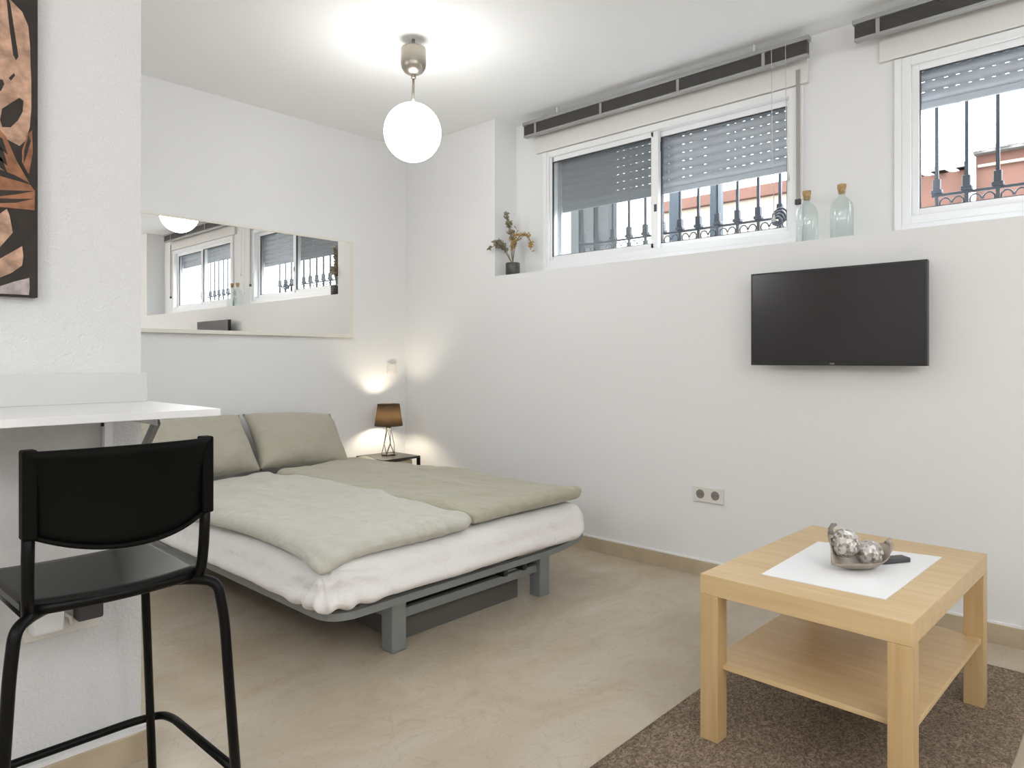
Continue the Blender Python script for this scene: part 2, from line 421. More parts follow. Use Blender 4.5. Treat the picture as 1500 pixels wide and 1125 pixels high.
# ------------------------------------------------------------------ windows
def window(name, y0, y1, zsh, lab, tl=.035, wl_=.028):
    root = empty(name, (XR, (y0+y1)/2, ZB), lab, 'window', None, 'structure')
    yc = (y0+y1)/2
    fr = MB(); t = .035; x0, x1 = XR-.012, XR+.075
    fr.box((x0, y0, ZB), (x1, y0+t, ZT), bev=.002); fr.box((x0, y1-tl, ZB), (x1, y1, ZT), bev=.002)
    fr.box((x0, y0+t, ZB), (x1, y1-tl, ZB+t), bev=.002); fr.box((x0, y0+t, ZT-t), (x1, y1-tl, ZT), bev=.002)
    # thin cover strip on the wall around the frame
    fr.box((XR-.018, y0-.028, ZB-.022), (XR-.0005, y0, ZT), bev=.002); fr.box((XR-.018, y1, ZB-.022), (XR-.0005, y1+.028, ZT), bev=.002)
    fr.box((XR-.018, y0, ZB-.022), (XR-.0005, y1, ZB), bev=.002)
    fr.box((XR+.03, y0+t, ZB+t), (XR+.034, y1-t, ZB+t+.006))
    fr.build('window_frame', M['alu'], root)
    for k, (a, b, xo) in enumerate(((yc-.012, y1-tl, .004), (y0+t, yc+.026, .034))):
        s = MB(); w = .028; za, zb = ZB+t, ZT-t; xa, xb = XR+xo, XR+xo+.026
        wr = .044 if k == 0 else .034
        s.box((xa, a, za), (xb, a+(wr if k == 0 else w), zb), bev=.002); s.box((xa, b-(wl_ if k == 0 else wr), za), (xb, b, zb), bev=.002)
        s.box((xa, a+w, za), (xb, b-w, za+w), bev=.002); s.box((xa, a+w, zb-w), (xb, b-w, zb), bev=.002)
        sash = s.build('sash', M['alu'], root)
        g = MB(); g.box((xa+.010, a+w+.006, za+w-.004), (xa+.014, b-(wl_ if k == 0 else w)+.002, zb-w+.004)); g.build('glass', M['glass'], sash)
        r = MB()
        yy0, yy1 = a+(wr if k == 0 else w), b-(wl_ if k == 0 else wr)
        for q in (((xa+.006, yy0, za+w), (xa+.018, yy0+.004, zb-w)), ((xa+.006, yy1-.004, za+w), (xa+.018, yy1, zb-w)),
                  ((xa+.006, yy0, za+w), (xa+.018, yy1, za+w+.004)), ((xa+.006, yy0, zb-w-.004), (xa+.018, yy1, zb-w))): r.box(*q)
        r.build('gasket', M['seal'], sash)
    if name == 'window_1':
        sc = MB(); sc.box((XR+.066, yc-.01, ZB+t), (XR+.068, y1-t, ZT-t)); sc.build('insect_screen', M['screen'], root)
        MB().box((XR+.0, yc-.004, 1.86), (XR+.005, yc+.012, 1.90), bev=.002).build('latch', M['seal'], root)
        MB().box((XR+.028, yc-.022, 2.19), (XR+.035, yc-.012, 2.245), bev=.002).build('stopper', M['seal'], root)
    # shutter curtain: slats with slots of daylight between their joints
    sh = MB(); z = zsh; xs = XR+.112; first = True
    sh.box((xs-.006, y0+.03, z), (xs+.010, y1-.03, z+.03), bev=.003); z += .032
    while z < ZT+.02:
        n = 7; hgt = .042
        prof = [(xs - .013*math.sin(PI*i/n)**.7 - .001, z + hgt*i/n) for i in range(n+1)]
        pts = [(px, y0+.02, pz) for px, pz in prof] + [(xs+.006, y0+.02, z+hgt), (xs+.006, y0+.02, z)]
        sh.prism(pts, (0, y1-y0-.04, 0))
        yy = y0+.02
        k = 0
        while yy < y1-.02:              # bridging tabs in the joint
            ye = min(yy+.028, y1-.02)
            sh.box((xs-.001, yy, z+hgt-.001), (xs+.003, ye, z+hgt+.005)); yy += .043
        z += hgt+.0032
    sh.build('roller_shutter', M['shutter'], root)
    gd = MB(); gd.box((XR+.095, y0+.0, ZB+.0), (XR+.135, y0+.028, ZT)); gd.box((XR+.095, y1-.028, ZB), (XR+.135, y1, ZT)); gd.build('shutter_guide', M['alu'], root)
    # shutter housing above the frame, on the room side
    hb = MB(); hb.box((XR-.022, y0-.055, ZT+.004), (XR-.0005, y1+.085, H-.04), bev=.002)
    hb.build('shutter_box', M['cream'], root)
    sp = MB(); ys = y0-.013
    sp.box((XR-.028, ys-.009, 1.80), (XR-.0265, ys+.009, ZT+.07))
    sp.build('pull_strap', M['strap'], root)
    MB().box((XR-.034, ys-.013, 1.775), (XR-.019, ys+.013, 1.80), bev=.003).build('strap_guide', M['seal'], root)
    return root
window('window_1', W1[0], W1[1], 1.975, 'white sliding window above the television and plant, shutter half down', .014, .012)
window('window_2', W2[0], W2[1], 2.135, 'white sliding window at the right edge, shutter mostly raised')

# iron grilles outside
def grille(y0, y1, lab, clip):
    xg = XR+.30
    root = empty('window_grille', (xg, (y0+y1)/2, 1.58), lab, 'grille', 'wrought iron window grilles')
    y = 1.213 if clip else -.641
    bars = []
    while y < y1: bars.append(y); y += .1165 if clip else .1145
    for i, y in enumerate(bars):
        b = MB(); b.box((xg-.007, y-.007, 1.58), (xg+.007, y+.007, 2.42))
        b.box((xg-.014, y-.015, 1.815), (xg+.014, y+.015, 1.865), bev=.003); b.box((xg-.018, y-.022, 1.80), (xg+.018, y+.022, 1.817), bev=.003)
        b.build('bar', M['iron'], root)
    for z in (1.792, 1.712, 2.42, 1.58):
        r = MB(); r.box((xg-.006, bars[0]-.02, z-.006), (xg+.006, bars[-1]+.02, z+.006), bev=.001); r.build('rail', M['iron'], root)
    for i in range(len(bars)-1):
        yc = (bars[i]+bars[i+1])/2; s = MB()
        for sg in (-1, 1):
            pts = []
            for k in range(15):
                a = k/14*1.6*PI; rr = .026*(1-.55*k/14)
                pts.append((xg, yc+sg*(.028 - rr*math.cos(a)), 1.752 + rr*math.sin(a)*1.2))
            s.tube(pts, .0038, n=6)
            s.sphere((xg, yc+sg*.045, 1.805), .009, n=8)
            pts = []
            for k in range(13):
                a = k/12*1.5*PI; rr = .030*(1-.5*k/12)
                pts.append((xg, yc+sg*(.028 - rr*math.cos(a)), 1.672 - rr*math.sin(a)))
            s.tube(pts, .004, n=6)
        s.lathe([(.0, 0), (.014, .006), (.006, .018), (0, .034)], (xg, yc, 1.718), 8)
        s.build('scroll', M['iron'], root)
    if clip:
        r = MB(); yk = 1.435
        r.mi = 0
        for a in range(4):
            pts = []
            for k in range(20):
                t = k/19*2*PI; rr = .030-.004*a
                pts.append((xg-.03-.012*a+.01*math.sin(t*2), yk+rr*math.cos(t)*1.3, 1.80+rr*math.sin(t)*1.2-.012*a))
            r.tube(pts, .0055, n=6)
        r.build('cable_coil', M['iron'], root)
    return root
grille(1.20, 2.80, 'black wrought iron grille with scrolls outside the window above the television', True)
grille(-.74, .83, 'black wrought iron grille outside the rightmost window', False)

# street side
tag(B('street', (XO, -9, 1.2), (16, 14, 1.35), M['street'], keep=True), 'pale street paving outside the windows', 'street', kind='structure')
bl = empty('building', (8, 3, 1.35), 'peach and terracotta building across the street', 'building')
B('wall', (8, 2.32, 1.35), (10, 4.75, 2.96), M['peach'], bl); B('cornice', (7.94, 2.32, 2.96), (10, 4.8, 3.10), M['terra'], bl, bev=.01)
bl2 = empty('building', (8, -.5, 1.35), 'terracotta building with a tiled roof beyond the rightmost window', 'building')
B('wall', (8, -4, 1.35), (10, 1.29, 3.02), M['terra'], bl2); B('wall', (8.1, 1.29, 1.35), (10, 2.28, 2.93), M['terra'], bl2)
B('ledge', (7.96, -4, 2.90), (8.0, 1.27, 2.925), M['peach'], bl2)
pp = MB(); pp.tube([(7.94, 1.31, 1.35), (7.94, 1.31, 3.0)], .03, n=10); pp.build('drain_pipe', M['wallout'], bl2)
rf = MB()
def tiles(y0, y1, xa, za, xb, zb, step=.22):
    y = y0
    while y < y1:
        nn = 8
        for (ra) in (step*.30,):
            ring = []
            for X_, Z_ in ((xa, za), (xb, zb)):
                ring.append([rf.bm.verts.new((X_, y+ra*math.cos(PI*k/nn), Z_+ra*math.sin(PI*k/nn)*.8)) for k in range(nn+1)])
            for k in range(nn): rf.bm.faces.new((ring[0][k], ring[0][k+1], ring[1][k+1], ring[1][k]))
            rf.bm.faces.new(ring[0])
        y += step
tiles(-4, 1.3, 7.85, 3.04, 10.2, 3.62); tiles(1.4, 2.2, 8.0, 2.94, 10, 3.1)
rf.box((7.9, -4, 3.02), (10.2, 1.3, 3.045)); rf.build('tiled_roof', M['tile'], bl2)
hb = B('wall', (12, -5, 1.35), (14, 14, 3.02), M['wallout']); tag(hb, 'low white wall far across the street', 'wall')
hb.name = 'boundary_wall'
tag(MB().box((5.2, 3.61, 1.35), (5.3, 5.4, 3.3)).box((5.16, 3.61, 1.35), (5.2, 3.65, 3.3)).box((5.17, 3.78, 1.35), (5.2, 3.81, 3.3)).box((5.17, 3.95, 1.35), (5.2, 3.98, 3.3)).box((5.18, 4.12, 1.35), (5.2, 4.15, 3.3)).box((5.18, 4.3, 1.35), (5.2, 4.33, 3.3)).build('metal_gate', M['gate']), 'grey ribbed metal gate seen through the left sash', 'gate')
def post(y, w, lab):
    root = empty('street_post', (4.3, y, 1.35), lab, 'post', 'street posts')
    MB().box((4.28, y-w/2, 1.36), (4.33, y+w/2, 3.4), bev=.004).build('shaft', M['post'], root)
    MB().box((4.24, y-w/2-.03, 1.35), (4.37, y+w/2+.03, 1.362)).build('base_plate', M['post'], root)
post(2.45, .072, 'blue grey street post close to the middle of the window above the television')
post(2.144, .074, 'wider blue grey street post nearer the right side of that window')

# ------------------------------------------------------------------ venetian blinds (drawn up)
def blind(y0, y1, lab, cord):
    root = empty('venetian_blind', (3.235, (y0+y1)/2, 2.405), lab, 'blind', 'drawn up venetian blinds')
    xa, xb = 3.205, 3.242
    MB().box((xa-.004, y0, 2.494), (xb+.002, y1, 2.514), bev=.002).build('head_rail', M['blindlt'], root)
    s = MB(); z = 2.437
    while z < 2.491:
        s.box((xa+.003, y0+.008, z), (xb-.003, y1-.008, z+.0026)); z += .0042
    s.build('slat_stack', M['blind'], root)
    MB().box((xa+.001, y0+.006, 2.422), (xb, y1-.006, 2.435), bev=.003).build('bottom_rail', M['blindlt'], root)
    L_ = y1-y0
    for f in (.06, .34, .62, .88):
        y = y1-L_*f
        MB().box((xa-.0015, y-.008, 2.421), (xa-.0003, y+.008, 2.493)).build('ladder_tape', M['blindlt'], root)
    for f in (.15, .85):
        y = y1-L_*f
        MB().box((xa+.016, y-.004, 2.514), (xb-.01, y+.004, H-.0002)).build('bracket', M['white'], root)
    if cord:
        for yy, zz in ((y0+.165, 1.72), (y0+.10, 1.90)):
            MB().tube([(xa-.008, yy, 2.495), (xa-.01, yy-.004, 2.1), (xa-.008, yy-.012, zz)], .0016, n=6).build('pull_cord', M['cord'], root)
            MB().lathe([(.002, .03), (.006, .02), (.007, 0), (.0, -.002)], (xa-.008, yy-.012, zz-.028), 10).build('cord_toggle', M['cord'], root)
blind(1.153, 2.883, 'grey drawn up venetian blind over the window above the television and plant', True)
blind(-.72, .968, 'grey drawn up venetian blind at the top right corner', False)

# ------------------------------------------------------------------ television
tv = empty('television', (3.02, .99, 1.018), 'flat black television mounted on the white wall under the windows', 'television')
ty0, ty1, tz0, tz1 = .643, 1.339, 1.026, 1.434
MB().box((3.02, ty0, tz0), (3.05, ty1, tz1), bev=.003).build('casing', M['tvb'], tv)
MB().box((3.05, ty0+.12, tz0+.05), (3.07, ty1-.12, tz1-.12), bev=.006).build('rear_housing', M['tvb'], tv)
MB().box((3.0185, ty0+.008, tz0+.014), (3.0205, ty1-.008, tz1-.008)).build('screen', M['tvs'], tv)
lg = MB()
for k in range(3): lg.box((3.0182, .986+k*.0062-.004, tz0+.0045), (3.0202, .990+k*.0062-.004, tz0+.0105))
lg.build('badge', M['tvlogo'], tv)
MB().box((3.07, .90, 1.14), (XW-.0003, 1.08, 1.32), bev=.003).build('wall_bracket', M['darkm'], tv)

# ------------------------------------------------------------------ mirror
mr = empty('wall_mirror', (1.9, YB, 1.20), 'long narrow mirror with a thin cream frame on the wall above the bed', 'mirror')
mx0, mx1, mz0, mz1 = 1.05, 2.668, 1.195, 1.832
MB().box((mx0+.02, YB-.018, mz0+.02), (mx1-.03, YB-.012, mz1-.012)).build('mirror_glass', M['mirror'], mr)
f = MB(); f.box((mx0, YB-.026, mz0), (mx1, YB-.0003, mz0+.022), bev=.002); f.box((mx0, YB-.022, mz1-.012), (mx1, YB-.0003, mz1), bev=.002)
f.box((mx0, YB-.022, mz0+.022), (mx0+.022, YB-.0003, mz1-.012), bev=.002); f.box((mx1-.032, YB-.022, mz0+.022), (mx1, YB-.0003, mz1-.012), bev=.002)
f.box((mx0+.01, YB-.012, mz0+.01), (mx1-.01, YB-.0003, mz1-.01)); f.build('frame', M['mframe'], mr)

# ------------------------------------------------------------------ pendant lamp
px, py = 2.085, 2.565
pd = empty('pendant_lamp', (px, py, H), 'round glowing white globe pendant on a short nickel rod', 'lamp')
MB().lathe([(.0, 0), (.058, 0), (.0595, -.004), (.0595, -.07), (.056, -.09), (.045, -.108), (.028, -.119), (.010, -.123), (0, -.123)], (px, py, 2.512)).build('canopy', M['nick'], pd)
MB().lathe([(.0, 0), (.007, 0), (.007, -.045), (0, -.045)], (px, py, H-.0002)).build('ceiling_hook', M['nick'], pd)
MB().tube([(px, py, 2.40), (px-.0015, py+.0015, 2.23)], .0062, n=14).lathe([(.0, .0), (.011, .0), (.012, -.02), (0, -.02)], (px, py, 2.392), 16).build('rod', M['nick'], pd)
gl = MB().sphere((px-.003, py+.003, 2.118), .1335, (1, 1, 1.02), 48).build('glass_globe', M['globe'], pd)

# globe lamps added outside the frame to fill the room with light
fill0 = None
for x, y, lab in ((.1, -1.1, 'white fill globe added unseen behind the camera'), (1.2, -1.3, 'white fill globe added unseen behind the camera, near the window wall'),
                  (-1.1, .7, 'white fill globe added unseen over the kitchen end'), (-1.0, -.9, 'white fill globe added unseen in the far kitchen corner'),
                  (-.6, 3.1, 'white fill globe added unseen behind the wall end, over the hidden side of the bed')):
    if fill0 is None:
        fill0 = empty('pendant_lamp', (0, 0, 0), 'x', 'lamp', 'added fill globes', local=True)
        MB().lathe([(.0, 0), (.055, 0), (.055, -.06), (.03, -.09), (0, -.09)], (0, 0, 0)).build('canopy', M['nick'], fill0)
        MB().tube([(0, 0, -.089), (0, 0, -.42)], .006, n=10).build('rod', M['nick'], fill0)
        MB().sphere((0, 0, -.575), .16, (1, 1, 1), 32).build('glass_globe', M['fill_globe'], fill0)
        o = fill0
    else: o = copy_tree(fill0)
    o.location = (x, y, H-.0005); o['label'] = lab

# ------------------------------------------------------------------ wall art
ax1, az0, yA = .449, 1.198, YL
art = empty('wall_art', (.2, YL-.012, az0), 'framed canvas print of bronze tropical leaves on dark brown', 'picture')
ax0, az1 = -.12, 1.198+.84
MB().box((ax0, YL-.026, az0), (ax1, YL-.0003, az1), bev=.001).build('canvas', M['canvas'], art)
pr = MB()
def sp(zx, zy):
    e_ = 117+20*zy/1085
    return (ax1-.004 - max(0, (e_-zx))/2.5*.00142, az0+(1088-zy)/2.5*.00163)
def shp(pts, mi, lay, ext=True):
    pr.mi = mi
    y = YL-.026-.0004*lay
    pr.prism([(sp(*p)[0], y, sp(*p)[1]) for p in pts], (0, .0003, 0))
T, C_, D_, K_ = 0, 1, 2, 3
shp([(-400, -70), (-40, -40), (30, 30), (70, 60), (92, 105), (100, 180), (102, 240), (106, 300), (108, 400), (104, 470), (92, 520), (70, 545), (-60, 500), (-400, 420)], T, 1)
shp([(14, 15), (28, 40), (42, 120), (60, 225), (52, 240), (42, 225), (26, 120)], K_, 2)
shp([(-120, 60), (-60, 90), (-20, 250), (-30, 260), (-90, 160)], K_, 2)
shp([(8, 425), (40, 395), (66, 372), (80, 380), (78, 420), (62, 455), (38, 485), (10, 490), (2, 465)], K_, 2)
shp([(-60, 330), (8, 322), (14, 335), (4, 362), (-60, 400)], K_, 2)
shp([(28, 310), (46, 288), (50, 296), (36, 318)], K_, 2)
shp([(-400, 440), (0, 500), (22, 520), (60, 600), (110, 680), (126, 700), (126, 770), (-400, 790)], C_, 3)
shp([(112, 480), (116, 560), (104, 640), (80, 620), (78, 560), (95, 500)], C_, 3)
for a, b in ((530, 585), (565, 625), (600, 650)):
    shp([(-60, a-15), (10, a), (20, a+26), (30, b), (0, b-18), (-60, b-40)], K_, 4)
for q in ([(0, 640), (60, 655), (120, 680), (60, 672), (0, 664)], [(0, 715), (60, 708), (124, 700), (60, 722), (0, 738)], [(0, 745), (60, 738), (124, 728), (60, 752), (0, 762)],
          [(62, 560), (72, 590), (110, 655), (92, 642), (66, 600)], [(100, 500), (108, 520), (96, 570), (84, 610), (86, 560)]): shp(q, K_, 4)
shp([(-300, 820), (0, 805), (30, 778), (40, 800), (52, 860), (30, 890), (0, 930), (-300, 980)], T, 3)
shp([(-300, 985), (0, 965), (50, 930), (85, 905), (90, 940), (86, 975), (50, 1005), (0, 1030), (-300, 1060)], T, 3)
shp([(-300, 1078), (0, 1060), (60, 1035), (112, 1018), (114, 1050), (112, 1080), (-300, 1084)], D_, 3)
pr.build('printed_leaves', [M['tan'], M['copper'], M['dusty'], M['canvas']], art)

# ------------------------------------------------------------------ bar table
bt = empty('bar_table', (0, 1.77, .5), 'white wall mounted bar table with a low upstand and folding metal brackets', 'table')
MB().box((-1.3, 1.557, .9235), (.709, YL-.0003, .9395), bev=.001).build('tabletop', M['white'], bt)
MB().box((-1.3, YL-.012, .9397), (.700, YL-.0003, 1.0155), bev=.0008).build('upstand', M['upst'], bt)
for x in (.607, -.45):
    b = MB(); b.box((x-.012, YL-.004, .60), (x+.012, YL-.0003, .92)); b.box((x-.012, 1.62, .9195), (x+.012, YL-.004, .9233))
    b.box((x-.0135, YL-.024, .60), (x-.0115, YL-.004, .92)); b.box((x-.0135, 1.62, .905), (x-.0115, YL-.004, .9195))
    bk = b.build('bracket', M['plastw'], bt)
    c = MB(); a0 = Vector((x, 1.655, .912)); a1 = Vector((x, YL-.018, .63)); d = (a1-a0); n = Vector((0, -d.z, d.y)).normalized()*.009
    c.prism([a0-n+Vector((-.006, 0, 0)), a0+n+Vector((-.006, 0, 0)), a1+n+Vector((-.006, 0, 0)), a1-n+Vector((-.006, 0, 0))], (.012, 0, 0))
    c.build('strut', M['frame'], bk)
    MB().tube([(x-.019, YL-.014, .885), (x-.0115, YL-.014, .885)], .005, n=10).build('bolt', M['darkm'], bk)

# ------------------------------------------------------------------ bar stool
st = empty('bar_stool', (.48, 1.68, 0), 'black bar stool with curved backrest at the white bar table', 'stool')
cx = .4835; hw = .167; ZS = .606; ys0, ys1 = 1.515, 1.865
s = MB()
def seatz(x, y): return ZS - .010*(1-((x-cx)/.17)**2)*sst(1.50, 1.62, y) 
NX, NY = 16, 14
top = {}; bot = {}
for i in range(NX+1):
    for j in range(NY+1):
        u, v = -1+2*i/NX, j/NY
        w = .165+.008*v
        x = cx+u*w; y = ys0+(ys1-ys0)*v - (.018*(1-u*u) if v < .02 else .018*(1-u*u)*(1-v)) + .010*(1-u*u)*v
        z = ZS-.006*(1-u*u) - .014*sst(.85, 1, v)
        top[i, j] = s.bm.verts.new((x, y, z)); bot[i, j] = s.bm.verts.new((x, y, z-.012))
for i in range(NX):
    for j in range(NY):
        f = s.bm.faces.new((top[i, j], top[i+1, j], top[i+1, j+1], top[i, j+1])); f.smooth = True
        f = s.bm.faces.new((bot[i, j], bot[i, j+1], bot[i+1, j+1], bot[i+1, j])); f.smooth = True
for i in range(NX):
    s.bm.faces.new((top[i, 0], bot[i, 0], bot[i+1, 0], top[i+1, 0])); s.bm.faces.new((top[i, NY], top[i+1, NY], bot[i+1, NY], bot[i, NY]))
for j in range(NY):
    s.bm.faces.new((top[0, j], top[0, j+1], bot[0, j+1], bot[0, j])); s.bm.faces.new((top[NX, j], bot[NX, j], bot[NX, j+1], top[NX, j+1]))
s.build('seat', M['seatm'], st)
# backrest shell: bowed towards the viewer, lower edge sagging in the middle
s = MB(); NX, NZ = 28, 10; F = {}; R_ = {}
for i in range(NX+1):
    for k in range(NZ+1):
        u, v = -1+2*i/NX, k/NZ
        hwid = .161+.004*v
        zlo = .735 - .034*(1-abs(u)**2.2); zhi = .886+.004*(1-u*u)
        z = zlo+(zhi-zlo)*v
        bow = .058*(1-abs(u)**2.0)
        y = 1.485 - bow - .018*v + .008*math.sin(v*PI)
        F[i, k] = s.bm.verts.new((cx+u*hwid, y, z)); R_[i, k] = s.bm.verts.new((cx+u*hwid, y+.007, z))
for i in range(NX):
    for k in range(NZ):
        f = s.bm.faces.new((F[i, k], F[i+1, k], F[i+1, k+1], F[i, k+1])); f.smooth = True
        f = s.bm.faces.new((R_[i, k], R_[i, k+1], R_[i+1, k+1], R_[i+1, k])); f.smooth = True
for i in range(NX):
    s.bm.faces.new((F[i, 0], R_[i, 0], R_[i+1, 0], F[i+1, 0])); s.bm.faces.new((F[i, NZ], F[i+1, NZ], R_[i+1, NZ], R_[i, NZ]))
for k in range(NZ):
    s.bm.faces.new((F[0, k], F[0, k+1], R_[0, k+1], R_[0, k])); s.bm.faces.new((F[NX, k], R_[NX, k], R_[NX, k+1], F[NX, k+1]))
bk = s.build('backrest', M['blackp'], st)
# moulded sleeves for the two posts and a lip along the lower rim
for sg in (-1, 1):
    q = MB(); xx = cx+sg*.158
    q.box((xx-.0125, 1.466, .728), (xx+.0115, 1.497, .8885), bev=.004, seg=3); q.build('post_sleeve', M['blackp'], bk)
q = MB(); q.tube([(cx+(-1+2*i/24)*.160, 1.483-.058*(1-abs(-1+2*i/24)**2.0), .7345-.034*(1-abs(-1+2*i/24)**2.2)) for i in range(25)], .005, n=8); q.build('rim', M['blackp'], bk)
for sg in (-1, 1):
    xx = cx+sg*.158
    MB().tube([(xx, 1.482, .76), (xx, 1.490, .66), (xx-sg*.002, 1.498, .605), (xx-sg*.006, 1.515, .578), (xx-sg*.02, 1.56, .572)], .0108, fil=.03).build('back_post', M['black'], st)
    # rear leg: leaves the seat corner sideways, bends and splays down
    MB().tube([(cx+sg*.118, 1.545, .578), (cx+sg*.150, 1.505, .582), (cx+sg*.180, 1.473, .575), (cx+sg*.190, 1.464, .50), (cx+sg*.222, 1.452, .0)], .0108, fil=.028).build('leg', M['black'], st)
    MB().tube([(cx+sg*.130, 1.80, .572), (cx+sg*.155, 1.835, .572), (cx+sg*.166, 1.850, .52), (cx+sg*.198, 1.888, .0)], .0102, fil=.02).build('leg', M['black'], st)
    MB().tube([(cx+sg*.150, 1.515, .578), (cx+sg*.150, 1.835, .572)], .0095).build('seat_rail', M['black'], st)
MB().tube([(cx-.150, 1.516, .590), (cx-.08, 1.508, .588), (cx, 1.505, .587), (cx+.08, 1.508, .588), (cx+.150, 1.516, .590)], .0115, fil=.03).build('rear_rail', M['black'], st)
MB().tube([(cx-.212, 1.462, .165), (cx-.232, 1.84, .135), (cx-.222, 1.892, .132), (cx-.16, 1.905, .132), (cx+.16, 1.905, .132), (cx+.222, 1.892, .132), (cx+.232, 1.84, .135), (cx+.212, 1.462, .165)], .0098, fil=.05).build('footrest', M['black'], st)

# ------------------------------------------------------------------ sockets and switch
sk = empty('wall_socket', (XW, 1.594, .36), 'double white wall socket low on the wall left of the coffee table', 'socket')
MB().box((XW-.010, 1.514, .358), (XW-.0003, 1.674, .432), bev=.003).build('plate', M['plast'], sk)
for y in (1.634, 1.556):
    q = MB(); q.mi = 0
    n = 20; q.tube([(XW-.0112, y, .397), (XW-.0098, y, .397)], .0215, n=24)
    w = q.build('socket_well', M['hole'], sk)
    MB().tube([(XW-.0118, y-.0085, .397), (XW-.0112, y-.0085, .397)], .003, n=8).tube([(XW-.0118, y+.0085, .397), (XW-.0112, y+.0085, .397)], .003, n=8).build('pin_hole', M['seal'], w)
ps = empty('wall_socket', (.505, YL, .37), 'white socket strip low on the stippled wall behind the stool', 'socket')
MB().box((.424, YL-.012, .374), (.586, YL-.0003, .452), bev=.003).build('plate', M['plast'], ps)
MB().tube([(.462, YL-.0135, .413), (.462, YL-.012, .413)], .02, n=24).build('socket_well', M['hole'], ps)
tag(MB().box((.432, YL-.050, .396), (.500, YL-.0122, .450), bev=.008, seg=3).tube([(.50, YL-.03, .432), (.515, YL-.03, .42), (.52, YL-.02, .40)], .004).build('plug', M['plastw']), 'white plug in the socket strip behind the stool', 'plug')
tag(MB().box((.525, YL-.055, .408), (.583, YL-.0122, .448), bev=.006, seg=3).build('power_adapter', M['seal']), 'small black power adapter in the socket strip behind the stool', 'adapter')
sw = empty('light_switch', (2.99, YB, .98), 'small white switch on the wall above the bedside lamp', 'switch')
MB().box((2.955, YB-.009, .955), (3.035, YB-.0003, 1.035), bev=.003).build('plate', M['plast'], sw)
MB().box((2.968, YB-.013, .968), (3.022, YB-.0088, 1.022), bev=.002).build('rocker', M['plast'], sw)

# ------------------------------------------------------------------ sofa bed
bd = empty('sofa_bed_frame', (1.96, 2.95, 0), 'grey metal sofa bed frame carrying the white mattress', 'bed')
rz = .196
def rail_z(x): return rz + .012*sst(2.35, 2.66, x)
# flat rail all around with rounded corners
def ring_bar(pts, hh, ww, name, m, parent):
    q = MB(); P = fillet(pts, .10, 8); ra = []
    for i, p in enumerate(P):
        t = (P[min(i+1, len(P)-1)]-P[max(i-1, 0)]).normalized(); n = Vector((t.y, -t.x, 0)).normalized()*ww/2
        u = Vector((0, 0, hh/2))
        ra.append([q.bm.verts.new(x) for x in (p-n-u, p+n-u, p+n+u, p-n+u)])
    for a, b in zip(ra, ra[1:]):
        for k in range(4): q.bm.faces.new((a[k], a[(k+1) % 4], b[(k+1) % 4], b[k]))
    q.bm.faces.new(ra[0]); q.bm.faces.new(ra[-1])
    return q.build(name, m, parent)
ring_bar([(1.275, 3.84, rz), (1.275, 1.985, rz), (2.0, 1.985, rz), (2.42, 1.985, rz), (2.664, 1.985, rz+.03), (2.664, 3.84, rz+.015)], .026, .03, 'side_rail', M['frame'], bd)
MB().box((1.275, 3.80, rz-.016), (2.655, 3.84, rz+.014)).build('head_rail', M['frame'], bd)
for x in (1.56, 2.37):
    for y in (2.03, 3.72):
        MB().box((x-.032, y-.032, 0), (x+.032, y+.032, rz-.0165), bev=.004).build('leg', M['frame'], bd)
for y in (2.03, 3.72):
    MB().box((1.592, y-.012, .108), (2.338, y+.012, .142), bev=.002).build('cross_bar', M['frame'], bd)
for x in (1.56, 2.37):
    MB().box((x-.012, 2.062, .112), (x+.012, 3.688, .14), bev=.002).build('long_bar', M['frame'], bd)
for i in range(15):
    y = 2.09+i*.118
    MB().box((1.291, y-.03, rz-.006), (2.639, y+.03, rz+.006)).build('slat', M['slat'], bd)
for x in (2.12, 2.24):
    MB().box((x-.012, 2.0, .143), (x+.012, 2.10, rz-.006), bev=.002).build('hinge', M['darkm'], bd)
MB().tube([(2.0, 2.06, .152), (2.31, 2.06, .152)], .012, n=10).build('mechanism', M['darkm'], bd)

ub = empty('storage_box', (1.94, 2.4, 0), 'dark grey storage drawer under the sofa bed', 'box')
MB().box((1.615, 2.085, .006), (2.275, 2.80, .09), bev=.003).build('body', M['box'], ub)
MB().box((1.610, 2.080, .0), (2.280, 2.095, .096), bev=.002).build('front', M['box'], ub)

# mattress with its fitted sheet
def fbm(p, o=3): return noise.fractal(p, 1.0, 2.0, o)
def mdisp(p, n):
    side = 1-abs(n.z)
    d = .006*fbm(Vector((p.x*3, p.y*3, p.z*5)))
    # pulled folds near the foot corners and along the sides
    w = side*sst(.21, .30, p.z)
    t = p.x if abs(n.y) > abs(n.x) else p.y
    d += side*.006*fbm(Vector((t*14+p.z*9, p.z*7, 3.1)))
    d += side*.004*(noise.ridged_multi_fractal(Vector((t*9+p.z*14, p.z*10, 7.7)), 1., 2., 3, 1., 2.)-1)
    c1 = math.exp(-((p.x-1.26)**2+(p.y-2.0)**2)/.05)
    a = math.atan2(p.z-.36, t-1.26 if abs(n.y) > abs(n.x) else t-2.0)
    d += c1*.008*math.sin(a*16)
    return d
def mwarp(p, n):
    p = p.copy()
    k = sst(.30, .225, p.z)
    if p.x < 1.5: p.x -= k*.034*(abs(n.x)**.5)
    elif p.x > 2.4: p.x -= k*.035
    if p.y < 2.3: p.y -= k*.034*(abs(n.y)**.5)
    return p
mt = roundbox((1.232, 1.962, .2125), (2.655, 3.885, .378), (.075, .075, .07), .014, mdisp, 'mattress', M['sheet'], None, mwarp)
tag(mt, 'thick mattress in a white fitted sheet on the grey sofa bed frame', 'mattress')

